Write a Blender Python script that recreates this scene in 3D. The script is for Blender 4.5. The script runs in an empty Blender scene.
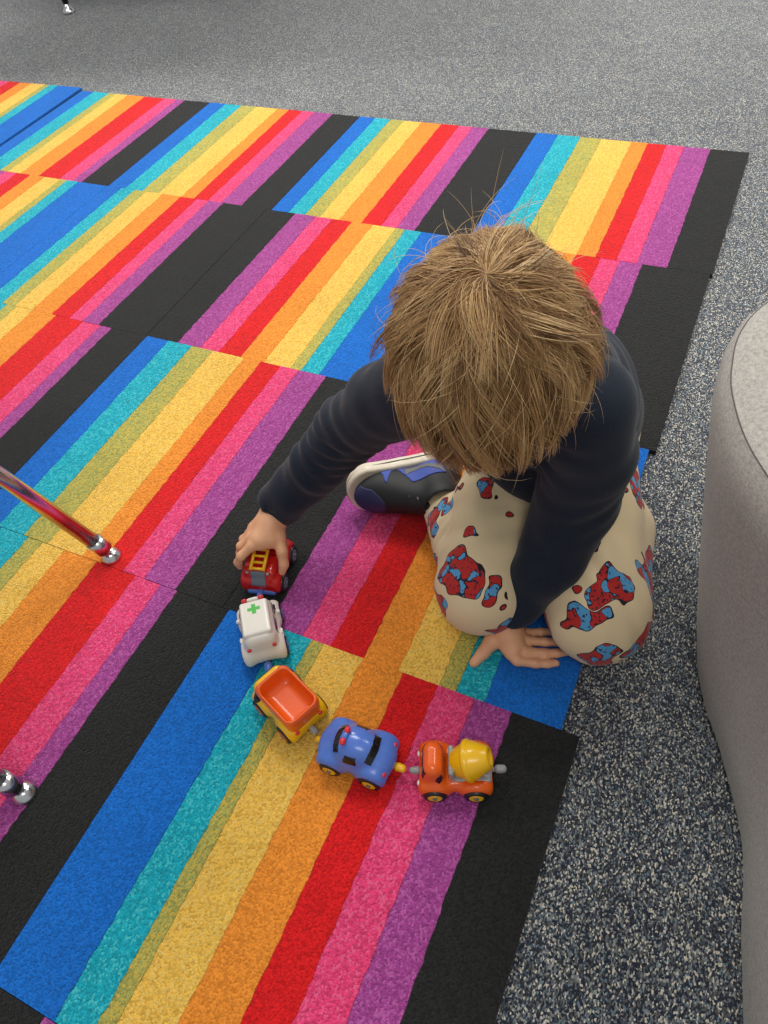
import bpy, math, random
import numpy as np
from mathutils import Vector, Matrix

random.seed(7)
rng = np.random.default_rng(7)
SC = bpy.context.scene
COL = SC.collection

# ------------------------------------------------------------------ camera
cam_d = bpy.data.cameras.new('camera')
cam_o = bpy.data.objects.new('camera', cam_d)
COL.objects.link(cam_o)
cr = Vector((0.90634712, 0.40936126, -0.10468168))
cu = Vector((-0.26015103, 0.73585605, 0.62516983))
cw = Vector((-0.33295096, 0.53938783, -0.77343677))
cloc = Vector((0.0259482, -1.8856323, 0.8988028))
m = Matrix.Identity(4)
for i in range(3):
    m[i][0] = cr[i]; m[i][1] = cu[i]; m[i][2] = -cw[i]; m[i][3] = cloc[i]
cam_o.matrix_world = m
cam_d.sensor_fit = 'VERTICAL'
cam_d.sensor_height = 24.0
cam_d.sensor_width = 18.0
cam_d.lens = 743.55 / 1024 * 24.0
cam_d.clip_start = 0.02
SC.camera = cam_o

# ------------------------------------------------------------------ light
SC.view_settings.view_transform = 'Standard'
SC.view_settings.look = 'None'
SC.view_settings.gamma = 1.0
SC.view_settings.use_curve_mapping = False
SC.view_settings.exposure = 0.19
wd = bpy.data.worlds.new('room_bounce'); SC.world = wd
wd.use_nodes = True
wd.node_tree.nodes['Background'].inputs[0].default_value = (0.96, 0.98, 1.0, 1)
wd.node_tree.nodes['Background'].inputs[1].default_value = 0.36

def area(name, loc, sx, sy, power, color=(1, .97, .92), rot=(0, 0, 0)):
    d = bpy.data.lights.new(name, 'AREA'); d.shape = 'RECTANGLE'
    d.size = sx; d.size_y = sy; d.energy = power; d.color = color
    o = bpy.data.objects.new(name, d); o.location = loc; o.rotation_euler = rot
    COL.objects.link(o); return o
# rows of ceiling light panels
for lx, ly, pw in ((-1.0, -0.15, 27), (0.9, 0.3, 27), (-2.4, 1.6, 54), (0.3, 2.2, 54), (0.5, -2.6, 15), (-2.9, -0.9, 18)):
    area('ceiling_lamp', (lx, ly, 2.55), 1.2, 0.6, pw)

# ------------------------------------------------------------------ tagging helpers
def link(o, parent=None):
    COL.objects.link(o)
    if parent is not None: o.parent = parent
    return o
def tag(o, label=None, cat=None, group=None, kind=None):
    if label: o['label'] = label
    if cat: o['category'] = cat
    if group: o['group'] = group
    if kind: o['kind'] = kind
    return o
def empty(name, loc=(0, 0, 0), rotz=0, label=None, cat=None, group=None):
    o = bpy.data.objects.new(name, None); o.empty_display_size = .05
    o.location = loc; o.rotation_euler = (0, 0, rotz)
    COL.objects.link(o); return tag(o, label, cat, group)

# ------------------------------------------------------------------ mesh helpers
def mesh_from(name, V, F, mats, parent=None, smooth=True, mat_idx=None):
    me = bpy.data.meshes.new(name)
    if isinstance(V, np.ndarray) and isinstance(F, np.ndarray):
        n = F.shape[1]
        me.vertices.add(len(V)); me.vertices.foreach_set('co', V.astype(np.float32).ravel())
        me.loops.add(F.size); me.loops.foreach_set('vertex_index', F.astype(np.int32).ravel())
        me.polygons.add(len(F))
        me.polygons.foreach_set('loop_start', np.arange(0, F.size, n, dtype=np.int32))
        me.polygons.foreach_set('loop_total', np.full(len(F), n, dtype=np.int32))
        me.update(calc_edges=True); me.validate()
    else:
        me.from_pydata([tuple(v) for v in V], [], [tuple(f) for f in F]); me.update()
    if not isinstance(mats, (list, tuple)): mats = [mats]
    for mt in mats: me.materials.append(mt)
    if smooth: me.polygons.foreach_set('use_smooth', np.ones(len(me.polygons), dtype=bool))
    if mat_idx is not None: me.polygons.foreach_set('material_index', np.asarray(mat_idx, dtype=np.int32))
    return link(bpy.data.objects.new(name, me), parent)

class MB:
    """collects verts and faces for one mesh"""
    def __init__(s): s.v = []; s.f = []
    def add(s, V, F):
        b = len(s.v); s.v += [tuple(x) for x in V]; s.f += [tuple(i + b for i in f) for f in F]
    def lathe(s, prof, n=24, M=None, closed=False):
        """prof: (r, z) pairs around local z"""
        V = []; F = []
        k = len(prof)
        for i in range(n):
            a = 2 * math.pi * i / n
            for r, z in prof: V.append(Vector((r * math.cos(a), r * math.sin(a), z)))
        for i in range(n):
            j = (i + 1) % n
            for q in range(k - 1): F.append((i * k + q, j * k + q, j * k + q + 1, i * k + q + 1))
            if closed: F.append((i * k + k - 1, j * k + k - 1, j * k, i * k))
        if not closed:
            if prof[0][0] > 1e-6: F.append(tuple(i * k for i in range(n))[::-1])
            if prof[-1][0] > 1e-6: F.append(tuple(i * k + k - 1 for i in range(n)))
        if M is not None: V = [M @ v for v in V]
        s.add(V, F)
    def tube(s, pts, rad, n=10, cap=True):
        pts = [Vector(p) for p in pts]
        if not isinstance(rad, (list, tuple)): rad = [rad] * len(pts)
        V = []; F = []; ref = None
        for i, p in enumerate(pts):
            t = (pts[min(i + 1, len(pts) - 1)] - pts[max(i - 1, 0)]).normalized()
            if ref is None:
                ref = t.orthogonal().normalized()
            ref = (ref - t * ref.dot(t)).normalized()
            b = t.cross(ref)
            for q in range(n):
                a = 2 * math.pi * q / n
                V.append(p + (ref * math.cos(a) + b * math.sin(a)) * rad[i])
        for i in range(len(pts) - 1):
            for q in range(n):
                F.append((i * n + q, i * n + (q + 1) % n, (i + 1) * n + (q + 1) % n, (i + 1) * n + q))
        if cap:
            F.append(tuple(range(n))[::-1]); F.append(tuple((len(pts) - 1) * n + q for q in range(n)))
        s.add(V, F)
    def build(s, name, mat, parent=None, smooth=True):
        o = mesh_from(name, s.v, s.f, mat, parent, smooth)
        return o
def axis_matrix(loc, zdir):
    z = Vector(zdir).normalized(); x = z.orthogonal().normalized(); y = z.cross(x)
    M = Matrix.Identity(4)
    for i in range(3): M[i][0] = x[i]; M[i][1] = y[i]; M[i][2] = z[i]; M[i][3] = loc[i]
    return M
def bevel(o, w, seg=2):
    b = o.modifiers.new('bevel', 'BEVEL'); b.width = w; b.segments = seg; b.limit_method = 'ANGLE'
    return o

# ------------------------------------------------------------------ distance field modelling (rounded, blended shapes)
class Field:
    def __init__(s, lo, hi, h):
        s.lo = np.array(lo, np.float32); s.h = h
        s.n = np.ceil((np.array(hi) - np.array(lo)) / h).astype(int) + 1
        s.f = np.full(tuple(s.n), 0.05, np.float32)
    def sub(s, lo, hi):
        a = np.clip(np.floor((np.array(lo) - s.lo) / s.h).astype(int), 0, s.n)
        b = np.clip(np.ceil((np.array(hi) - s.lo) / s.h).astype(int) + 1, 0, s.n)
        sl = tuple(slice(x, y) for x, y in zip(a, b))
        ax = [s.lo[i] + s.h * np.arange(a[i], b[i], dtype=np.float32) for i in range(3)]
        return sl, np.meshgrid(*ax, indexing='ij', sparse=True)
    def comb(s, sl, d, k, op):
        f = s.f[sl]
        if op == 'cut':
            d = -d
            if k > 0:
                hh = np.maximum(k - np.abs(f - d), 0) / k
                s.f[sl] = np.maximum(f, d) + hh * hh * k * .25
            else: s.f[sl] = np.maximum(f, d)
        else:
            if k > 0:
                hh = np.maximum(k - np.abs(f - d), 0) / k
                s.f[sl] = np.minimum(f, d) - hh * hh * k * .25
            else: s.f[sl] = np.minimum(f, d)
    def cone(s, a, b, ra, rb, k=.01, op='add', flat=None):
        a = np.array(a, np.float32); b = np.array(b, np.float32)
        R = max(ra, rb) + k + 3 * s.h
        sl, (X, Y, Z) = s.sub(np.minimum(a, b) - R, np.maximum(a, b) + R)
        if 0 in s.f[sl].shape: return s
        d = b - a; L2 = float(d @ d) + 1e-12
        px, py, pz = X - a[0], Y - a[1], Z - a[2]
        t = np.clip((px * d[0] + py * d[1] + pz * d[2]) / L2, 0, 1)
        qx, qy, qz = px - t * d[0], py - t * d[1], pz - t * d[2]
        r2 = qx * qx + qy * qy + qz * qz
        if flat is not None:       # (normal, factor): thinner along that normal
            nn = np.array(flat[0], np.float32); nn /= np.linalg.norm(nn)
            c = qx * nn[0] + qy * nn[1] + qz * nn[2]
            r2 = r2 + c * c * (flat[1] ** 2 - 1)
        s.comb(sl, np.sqrt(r2) - (ra + (rb - ra) * t), k, op)
        return s
    def chain(s, pts, rads, k=.006, op='add', flat=None):
        for i in range(len(pts) - 1): s.cone(pts[i], pts[i + 1], rads[i], rads[i + 1], k, op, flat)
        return s
    def ell(s, c, r, R=None, k=.01, op='add'):
        c = np.array(c, np.float32); r = np.array(r, np.float32)
        E = float(r.max()) + k + 3 * s.h
        sl, (X, Y, Z) = s.sub(c - E, c + E)
        if 0 in s.f[sl].shape: return s
        p = [X - c[0], Y - c[1], Z - c[2]]
        if R is None: q = p
        else: q = [p[0] * R[i][0] + p[1] * R[i][1] + p[2] * R[i][2] for i in range(3)]   # rows = local axes
        k0 = np.sqrt(sum((q[i] / r[i]) ** 2 for i in range(3)))
        k1 = np.sqrt(sum((q[i] / r[i] ** 2) ** 2 for i in range(3))) + 1e-9
        s.comb(sl, (k0 * (k0 - 1) / k1).astype(np.float32), k, op)
        return s
    def box(s, c, hs, r=.004, R=None, k=.004, op='add', taper=None):
        """rounded box; taper=(axis,along,amount) narrows that axis along the other"""
        c = np.array(c, np.float32); hs = np.array(hs, np.float32)
        E = float(np.linalg.norm(hs)) + k + 3 * s.h
        sl, (X, Y, Z) = s.sub(c - E, c + E)
        if 0 in s.f[sl].shape: return s
        p = [X - c[0], Y - c[1], Z - c[2]]
        q = p if R is None else [p[0] * R[i][0] + p[1] * R[i][1] + p[2] * R[i][2] for i in range(3)]
        ext = [hs[i] - r for i in range(3)]
        if taper:
            for a_, al, am in taper: ext[a_] = ext[a_] - am * (q[al] + hs[al])
        g = [np.abs(q[i]) - ext[i] for i in range(3)]
        out = np.sqrt(sum(np.maximum(x, 0) ** 2 for x in g))
        ins = np.minimum(np.maximum(np.maximum(g[0], g[1]), g[2]), 0)
        s.comb(sl, (out + ins - r).astype(np.float32), k, op)
        return s
    def plane(s, pt, nrm, k=0):
        """keep the side the normal points away from"""
        nrm = np.array(nrm, np.float32); nrm /= np.linalg.norm(nrm)
        sl, (X, Y, Z) = s.sub(s.lo, s.lo + s.h * s.n)
        d = (X - pt[0]) * nrm[0] + (Y - pt[1]) * nrm[1] + (Z - pt[2]) * nrm[2]
        s.comb(sl, -d, k, 'cut'); return s
    def ripple(s, waves):
        """soft cloth folds: (wave vector, amplitude, phase, centre, radius)"""
        for kv, amp, ph, c, rad in waves:
            c = np.array(c); sl, (X, Y, Z) = s.sub(c - rad, c + rad)
            if 0 in s.f[sl].shape: continue
            r2 = ((X - c[0]) ** 2 + (Y - c[1]) ** 2 + (Z - c[2]) ** 2) / rad ** 2
            w = np.maximum(1 - r2, 0) ** 2
            s.f[sl] += (amp * w * np.sin(X * kv[0] + Y * kv[1] + Z * kv[2] + ph)).astype(np.float32)
        return s
    def mesh(s):
        f = s.f; n = f.shape
        ins = f < 0
        cnt = np.zeros((n[0] - 1, n[1] - 1, n[2] - 1), np.uint8)
        for dx in (0, 1):
            for dy in (0, 1):
                for dz in (0, 1):
                    cnt += ins[dx:n[0] - 1 + dx, dy:n[1] - 1 + dy, dz:n[2] - 1 + dz]
        act = (cnt > 0) & (cnt < 8)
        ci = np.argwhere(act)
        idx = np.full(act.shape, -1, np.int32); idx[act] = np.arange(len(ci))
        acc = np.zeros((len(ci), 3), np.float64); w = np.zeros(len(ci))
        cs = [(dx, dy, dz) for dx in (0, 1) for dy in (0, 1) for dz in (0, 1)]
        for a in cs:
            for ax in range(3):
                if a[ax]: continue
                b = list(a); b[ax] = 1
                fa = f[ci[:, 0] + a[0], ci[:, 1] + a[1], ci[:, 2] + a[2]]
                fb = f[ci[:, 0] + b[0], ci[:, 1] + b[1], ci[:, 2] + b[2]]
                mk = (fa < 0) != (fb < 0)
                t = np.where(mk, fa / np.where(mk, fa - fb, 1), 0)
                pt = np.tile(np.array(a, float), (len(ci), 1)); pt[:, ax] = t
                acc[mk] += pt[mk]; w[mk] += 1
        V = s.lo + s.h * (ci + acc / w[:, None])
        Q = []
        for ax in range(3):
            o1, o2 = (ax + 1) % 3, (ax + 2) % 3
            a = [slice(None)] * 3; b = [slice(None)] * 3
            a[ax] = slice(0, -1); b[ax] = slice(1, None)
            A = ins[tuple(a)]; B = ins[tuple(b)]
            e = np.argwhere(A != B)
            e = e[(e[:, o1] > 0) & (e[:, o2] > 0) & (e[:, o1] < n[o1] - 1) & (e[:, o2] < n[o2] - 1)]
            flip = A[e[:, 0], e[:, 1], e[:, 2]]
            def at(d1, d2):
                q = e.copy(); q[:, o1] -= d1; q[:, o2] -= d2
                return idx[q[:, 0], q[:, 1], q[:, 2]]
            q = np.stack([at(1, 1), at(0, 1), at(0, 0), at(1, 0)], 1)
            q[~flip] = q[~flip][:, ::-1]
            Q.append(q)
        return V.astype(np.float32), np.concatenate(Q).astype(np.int32)
    def build(s, name, mat, parent=None, relax=1):
        V, F = s.mesh()
        for _ in range(relax): V = relax_mesh(V, F)
        return mesh_from(name, V, F, mat, parent)

def relax_mesh(V, F, lam=.5):
    acc = np.zeros_like(V, dtype=np.float64); c = np.zeros(len(V))
    for i in range(4):
        a = F[:, i]; b = F[:, (i + 1) % 4]
        np.add.at(acc, a, V[b]); np.add.at(c, a, 1)
        np.add.at(acc, b, V[a]); np.add.at(c, b, 1)
    c[c == 0] = 1
    return (V * (1 - lam) + lam * acc / c[:, None]).astype(np.float32)
def normals(V, F):
    N = np.cross(V[F[:, 2]] - V[F[:, 0]], V[F[:, 3]] - V[F[:, 1]])
    out = np.zeros_like(V)
    for i in range(4): np.add.at(out, F[:, i], N)
    return out / (np.linalg.norm(out, axis=1, keepdims=True) + 1e-12)
def patch(V, F, keep, off):
    """the faces whose centres pass keep(), lifted off the surface as a thin closed sheet"""
    c = V[F].mean(1); N = normals(V, F)
    fn = np.cross(V[F[:, 2]] - V[F[:, 0]], V[F[:, 3]] - V[F[:, 1]])
    fn /= np.linalg.norm(fn, axis=1, keepdims=True) + 1e-12
    K = keep(c, fn); G = F[K]
    if len(G) == 0: return None
    u, inv = np.unique(G.ravel(), return_inverse=True); G = inv.reshape(-1, 4)
    n = len(u)
    top = V[u] + N[u] * off; bot = V[u] - N[u] * off * .6
    E = np.concatenate([G[:, [i, (i + 1) % 4]] for i in range(4)])
    key = {}
    for a, b in E.tolist(): key[(a, b)] = 1
    S = [(b, a, a + n, b + n) for a, b in key if (b, a) not in key]
    parts = [G, G[:, ::-1] + n]
    if S: parts.append(np.array(S))
    return np.concatenate([top, bot]), np.concatenate(parts).astype(np.int32)
def patch_obj(name, V, F, keep, off, mat, parent, relax=1):
    r = patch(V, F, keep, off)
    if r is None: print('EMPTY PATCH', name); return None
    return mesh_from(name, r[0], r[1], mat, parent)

# ------------------------------------------------------------------ materials
def srgb(r, g, b):
    def c(x):
        x /= 255.0
        return x / 12.92 if x <= .04045 else ((x + .055) / 1.055) ** 2.4
    return (c(r), c(g), c(b), 1)
def new_mat(name):
    mt = bpy.data.materials.new(name); mt.use_nodes = True
    nt = mt.node_tree; b = nt.nodes['Principled BSDF']
    return mt, nt, b
def ramp(nt, stops, interp='LINEAR'):
    r = nt.nodes.new('ShaderNodeValToRGB'); r.color_ramp.interpolation = interp
    e = r.color_ramp.elements
    while len(e) < len(stops): e.new(0.5)
    for i, (p, c) in enumerate(stops): e[i].position = p; e[i].color = c
    return r
def obj_coord(nt):
    t = nt.nodes.new('ShaderNodeTexCoord'); return t.outputs['Object']
def geo_pos(nt):
    return nt.nodes.new('ShaderNodeNewGeometry').outputs['Position']
def voro(nt, vec, scale, feature='F1', rand=1.0):
    v = nt.nodes.new('ShaderNodeTexVoronoi'); v.feature = feature
    v.inputs['Scale'].default_value = scale; v.inputs['Randomness'].default_value = rand
    nt.links.new(vec, v.inputs['Vector']); return v
def noise(nt, vec, scale, detail=2, rough=.5):
    v = nt.nodes.new('ShaderNodeTexNoise'); v.inputs['Scale'].default_value = scale
    v.inputs['Detail'].default_value = detail; v.inputs['Roughness'].default_value = rough
    nt.links.new(vec, v.inputs['Vector']); return v
def mix(nt, fac, a, b, mode='MIX'):
    x = nt.nodes.new('ShaderNodeMix'); x.data_type = 'RGBA'; x.blend_type = mode
    for s, val in ((x.inputs[0], fac), (x.inputs[6], a), (x.inputs[7], b)):
        if hasattr(val, 'is_linked') or hasattr(val, 'links'): nt.links.new(val, s)
        else: s.default_value = val
    return x.outputs[2]
def math_n(nt, op, a, b=None, c=None):
    x = nt.nodes.new('ShaderNodeMath'); x.operation = op
    for i, val in enumerate((a, b, c)):
        if val is None: continue
        if hasattr(val, 'links'): nt.links.new(val, x.inputs[i])
        else: x.inputs[i].default_value = val
    return x.outputs[0]
def bump(nt, b, height, strength, dist):
    n = nt.nodes.new('ShaderNodeBump'); n.inputs['Strength'].default_value = strength
    n.inputs['Distance'].default_value = dist
    nt.links.new(height, n.inputs['Height']); nt.links.new(n.outputs[0], b.inputs['Normal']); return n
def plastic(name, col, rough=.28, var=.03):
    mt, nt, b = new_mat(name)
    n = noise(nt, obj_coord(nt), 40, 3)
    c2 = tuple(min(1, x * (1 - var * 3)) for x in col[:3]) + (1,)
    nt.links.new(mix(nt, n.outputs[0], c2, col), b.inputs['Base Color'])
    b.inputs['Roughness'].default_value = rough
    b.inputs['Coat Weight'].default_value = .25; b.inputs['Coat Roughness'].default_value = .12
    return mt

def carpet_loop(name, col, fleck=None, amt=0.0):
    """looped pile rug colour"""
    mt, nt, b = new_mat(name)
    P = geo_pos(nt)
    warp = noise(nt, P, 260, 1)
    va = nt.nodes.new('ShaderNodeVectorMath'); va.operation = 'MULTIPLY_ADD'
    nt.links.new(warp.outputs[1], va.inputs[0]); va.inputs[1].default_value = (.0018, .0018, .0018)
    nt.links.new(P, va.inputs[2])
    v = voro(nt, va.outputs[0], 400)
    sep = nt.nodes.new('ShaderNodeSeparateColor'); nt.links.new(v.outputs['Color'], sep.inputs[0])
    k = 0.72
    lo = tuple(x * k for x in col[:3]) + (1,)
    hi = tuple(min(1, x * 1.16 + .003) for x in col[:3]) + (1,)
    c = mix(nt, sep.outputs[0], lo, hi)
    if fleck is not None:
        fr = ramp(nt, [(1 - amt - .02, (0, 0, 0, 1)), (1 - amt + .02, (1, 1, 1, 1))])
        nt.links.new(sep.outputs[1], fr.inputs[0])
        c = mix(nt, fr.outputs[0], c, fleck)
    wear = noise(nt, P, 7, 4)
    wr = ramp(nt, [(.3, (.93, .93, .93, 1)), (.7, (1.05, 1.05, 1.05, 1))]); nt.links.new(wear.outputs[0], wr.inputs[0])
    c = mix(nt, 1.0, c, wr.outputs[0], 'MULTIPLY')
    nt.links.new(c, b.inputs['Base Color'])
    b.inputs['Roughness'].default_value = .95
    b.inputs['Specular IOR Level'].default_value = .15
    b.inputs['Sheen Weight'].default_value = .10; b.inputs['Sheen Roughness'].default_value = .5
    inv = math_n(nt, 'SUBTRACT', 1.0, v.outputs['Distance'])
    fine = noise(nt, P, 900, 2)
    h = math_n(nt, 'MULTIPLY_ADD', fine.outputs[0], .35, inv)
    bump(nt, b, h, .9, .0020)
    return mt
RUG = {
    'black': carpet_loop('rug_black', srgb(36, 36, 36)),
    'blue': carpet_loop('rug_blue', srgb(16, 108, 202)),
    'teal': carpet_loop('rug_teal', srgb(20, 168, 188), srgb(70, 196, 204), .2),
    'olive': carpet_loop('rug_olive', srgb(170, 168, 88), srgb(205, 180, 80), .3),
    'yellow': carpet_loop('rug_yellow', srgb(244, 190, 80), srgb(240, 200, 105), .25),
    'orange': carpet_loop('rug_orange', srgb(244, 146, 50)),
    'red': carpet_loop('rug_red', srgb(222, 26, 30)),
    'pink': carpet_loop('rug_pink', srgb(228, 64, 116), srgb(235, 95, 140), .2),
    'purple': carpet_loop('rug_purple', srgb(160, 66, 140), srgb(182, 92, 160), .22),
}
def floor_mat():
    mt, nt, b = new_mat('flecked_loop_carpet')
    P = geo_pos(nt)
    st = nt.nodes.new('ShaderNodeMapping'); st.inputs['Rotation'].default_value = (0, 0, .5)
    st.inputs['Scale'].default_value = (1.25, .85, 1); nt.links.new(P, st.inputs[0])
    v = voro(nt, st.outputs[0], 500)
    sep = nt.nodes.new('ShaderNodeSeparateColor'); nt.links.new(v.outputs['Color'], sep.inputs[0])
    r = ramp(nt, [(0, srgb(34, 41, 58)), (.30, srgb(72, 82, 96)), (.44, srgb(100, 100, 96)), (.56, srgb(128, 134, 138)),
                  (.66, srgb(50, 52, 58)), (.78, srgb(164, 165, 160)), (.87, srgb(220, 212, 194)), (.96, srgb(108, 134, 146))], 'CONSTANT')
    nt.links.new(sep.outputs[0], r.inputs[0])
    big = noise(nt, P, 5, 4)
    wr = ramp(nt, [(.3, (.9, .9, .9, 1)), (.7, (1.08, 1.08, 1.08, 1))]); nt.links.new(big.outputs[0], wr.inputs[0])
    nt.links.new(mix(nt, 1.0, r.outputs[0], wr.outputs[0], 'MULTIPLY'), b.inputs['Base Color'])
    b.inputs['Roughness'].default_value = .95; b.inputs['Specular IOR Level'].default_value = .15
    b.inputs['Sheen Weight'].default_value = .4; b.inputs['Sheen Roughness'].default_value = .5
    inv = math_n(nt, 'SUBTRACT', 1.0, v.outputs['Distance'])
    bump(nt, b, inv, .9, .0018)
    return mt
def weave(name, c1, c2, scale=700, bumpd=.0006, rough=.9, sheen=.15):
    mt, nt, b = new_mat(name)
    P = obj_coord(nt)
    mp = nt.nodes.new('ShaderNodeMapping'); mp.inputs['Scale'].default_value = (1, 1, .35); nt.links.new(P, mp.inputs[0])
    n1 = noise(nt, mp.outputs[0], scale, 3, .7)
    mp2 = nt.nodes.new('ShaderNodeMapping'); mp2.inputs['Scale'].default_value = (.3, .3, 1); nt.links.new(P, mp2.inputs[0])
    n2 = noise(nt, mp2.outputs[0], scale * .8, 3, .7)
    s = math_n(nt, 'ADD', n1.outputs[0], n2.outputs[0]); s = math_n(nt, 'MULTIPLY', s, .5)
    r = ramp(nt, [(.36, c1), (.62, c2)]); nt.links.new(s, r.inputs[0])
    nt.links.new(r.outputs[0], b.inputs['Base Color'])
    b.inputs['Roughness'].default_value = rough; b.inputs['Specular IOR Level'].default_value = .2
    b.inputs['Sheen Weight'].default_value = sheen; b.inputs['Sheen Roughness'].default_value = .5
    bump(nt, b, s, .6, bumpd)
    return mt
def pants_mat():
    mt, nt, b = new_mat('printed_khaki_cotton')
    P = obj_coord(nt)
    wz = noise(nt, P, 30, 1, .4)
    va = nt.nodes.new('ShaderNodeVectorMath'); va.operation = 'MULTIPLY_ADD'
    nt.links.new(wz.outputs[1], va.inputs[0]); va.inputs[1].default_value = (.060, .060, .060); nt.links.new(P, va.inputs[2])
    v = voro(nt, va.outputs[0], 16.2, 'F1', .75)
    d = v.outputs['Distance']
    body = math_n(nt, 'LESS_THAN', d, .45)
    rim = math_n(nt, 'LESS_THAN', d, .475)
    n3 = noise(nt, P, 55, 1, .4)
    isblue = math_n(nt, 'GREATER_THAN', n3.outputs[0], .545)
    edge = math_n(nt, 'COMPARE', n3.outputs[0], .545, .012)
    n4 = noise(nt, P, 230, 2, .6)
    shade = math_n(nt, 'GREATER_THAN', n4.outputs[0], .60)
    base_n = noise(nt, P, 1200, 2)
    kh = mix(nt, base_n.outputs[0], srgb(206, 184, 146), srgb(228, 208, 170))
    ink = mix(nt, isblue, srgb(178, 44, 40), srgb(84, 150, 196))
    ink = mix(nt, edge, ink, srgb(28, 26, 38))
    dark = mix(nt, shade, ink, srgb(46, 36, 56))
    c = mix(nt, rim, kh, srgb(34, 30, 40))
    c = mix(nt, body, c, dark)
    nt.links.new(c, b.inputs['Base Color'])
    b.inputs['Roughness'].default_value = .9; b.inputs['Specular IOR Level'].default_value = .2
    b.inputs['Sheen Weight'].default_value = .15
    bump(nt, b, base_n.outputs[0], .3, .0004)
    return mt
def skin_mat():
    mt, nt, b = new_mat('skin')
    P = obj_coord(nt)
    n1 = noise(nt, P, 60, 4)
    nt.links.new(mix(nt, n1.outputs[0], srgb(212, 152, 113), srgb(230, 176, 136)), b.inputs['Base Color'])
    b.inputs['Roughness'].default_value = .5
    b.inputs['Subsurface Weight'].default_value = .12
    b.inputs['Subsurface Radius'].default_value = (.006, .003, .0015)
    b.inputs['Subsurface Scale'].default_value = 1.0
    n2 = noise(nt, P, 700, 3)
    bump(nt, b, n2.outputs[0], .25, .0006)
    return mt
def hair_mat():
    mt, nt, b = new_mat('hair')
    a = nt.nodes.new('ShaderNodeAttribute'); a.attribute_name = 'tint'
    r = ramp(nt, [(0, srgb(104, 72, 42)), (.38, srgb(160, 120, 76)), (.72, srgb(206, 166, 112)), (1, srgb(236, 204, 152))])
    nt.links.new(a.outputs['Fac'], r.inputs[0])
    nt.links.new(r.outputs[0], b.inputs['Base Color'])
    b.inputs['Roughness'].default_value = .42; b.inputs['Specular IOR Level'].default_value = .45
    return mt
def chrome_mat():
    mt, nt, b = new_mat('chrome')
    n = noise(nt, obj_coord(nt), 60, 3)
    r = ramp(nt, [(.3, (.62, .62, .63, 1)), (.8, (.75, .75, .76, 1))]); nt.links.new(n.outputs[0], r.inputs[0])
    nt.links.new(r.outputs[0], b.inputs['Base Color'])
    b.inputs['Metallic'].default_value = 1; b.inputs['Roughness'].default_value = .22
    return mt

M_floor = floor_mat()
M_backing = plastic('rug_backing', srgb(32, 31, 32), .9)
M_navy = weave('navy_jersey', srgb(20, 26, 38), srgb(32, 40, 54), 900, .0004, .88, .12)
M_grey_fabric = weave('grey_melange_fabric', srgb(140, 136, 130), srgb(190, 184, 176), 800, .0006, .92, .15)
M_seam = plastic('seam_thread', srgb(92, 86, 82), .9)
M_pants = pants_mat()
M_skin = skin_mat()
M_hair = hair_mat()
M_scalp = plastic('hair_underlayer', srgb(112, 82, 50), .8); M_scalp.node_tree.nodes['Principled BSDF'].inputs['Coat Weight'].default_value = 0; M_scalp.node_tree.nodes['Principled BSDF'].inputs['Specular IOR Level'].default_value = .1
M_chrome = chrome_mat()
M_black_rub = plastic('black_rubber', srgb(22, 22, 23), .5)
M_window = plastic('black_window_print', srgb(14, 14, 16), .15)
M_red = plastic('red_plastic', srgb(196, 26, 24), .25)
M_redlamp = plastic('red_lamp_plastic', srgb(226, 44, 52), .25)
M_blue = plastic('blue_plastic', srgb(84, 122, 208), .25)
M_white = plastic('white_plastic', srgb(232, 226, 214), .3)
M_yellow = plastic('yellow_plastic', srgb(246, 190, 18), .28)
M_orange = plastic('orange_plastic', srgb(240, 98, 22), .26)
M_grey = plastic('grey_plastic', srgb(150, 152, 152), .35)
M_dgrey = plastic('slate_plastic', srgb(104, 114, 124), .4)
M_green = plastic('green_print', srgb(60, 184, 50), .35)
M_sock = weave('black_sock_knit', srgb(14, 14, 16), srgb(26, 26, 29), 1200)
M_leather = plastic('black_leather', srgb(17, 18, 21), .6); M_leather.node_tree.nodes['Principled BSDF'].inputs['Coat Weight'].default_value = 0
M_suede = plastic('blue_suede', srgb(64, 84, 168), .7)
M_navy_leather = plastic('dark_blue_leather', srgb(34, 38, 80), .55)
for _m in (M_suede, M_navy_leather): _m.node_tree.nodes['Principled BSDF'].inputs['Coat Weight'].default_value = 0
M_cream = plastic('cream_rubber', srgb(226, 214, 192), .6)
M_shoegrey = plastic('grey_leather', srgb(104, 102, 104), .5)
M_eye = plastic('eye_white', srgb(238, 234, 228), .2)
M_iris = plastic('brown_iris', srgb(70, 44, 26), .15)
M_lip = plastic('lip_skin', srgb(196, 108, 98), .45)
M_nail = plastic('fingernail', srgb(232, 180, 158), .3)
M_powder_black = plastic('black_painted_steel', srgb(18, 18, 19), .35)
M_tabletop = plastic('grey_laminate', srgb(170, 168, 162), .4)
M_shell = plastic('blue_seat_plastic', srgb(36, 60, 112), .4)

# ------------------------------------------------------------------ floor
FZ = -.0095          # the carpet; the top of the rug pile is z = 0
RUGTOP = 0.0
fl = mesh_from('floor', [(-7, -5, FZ), (5, -5, FZ), (5, 7, FZ), (-7, 7, FZ)], [(0, 1, 2, 3)], M_floor, smooth=False)
fl['kind'] = 'structure'

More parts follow.
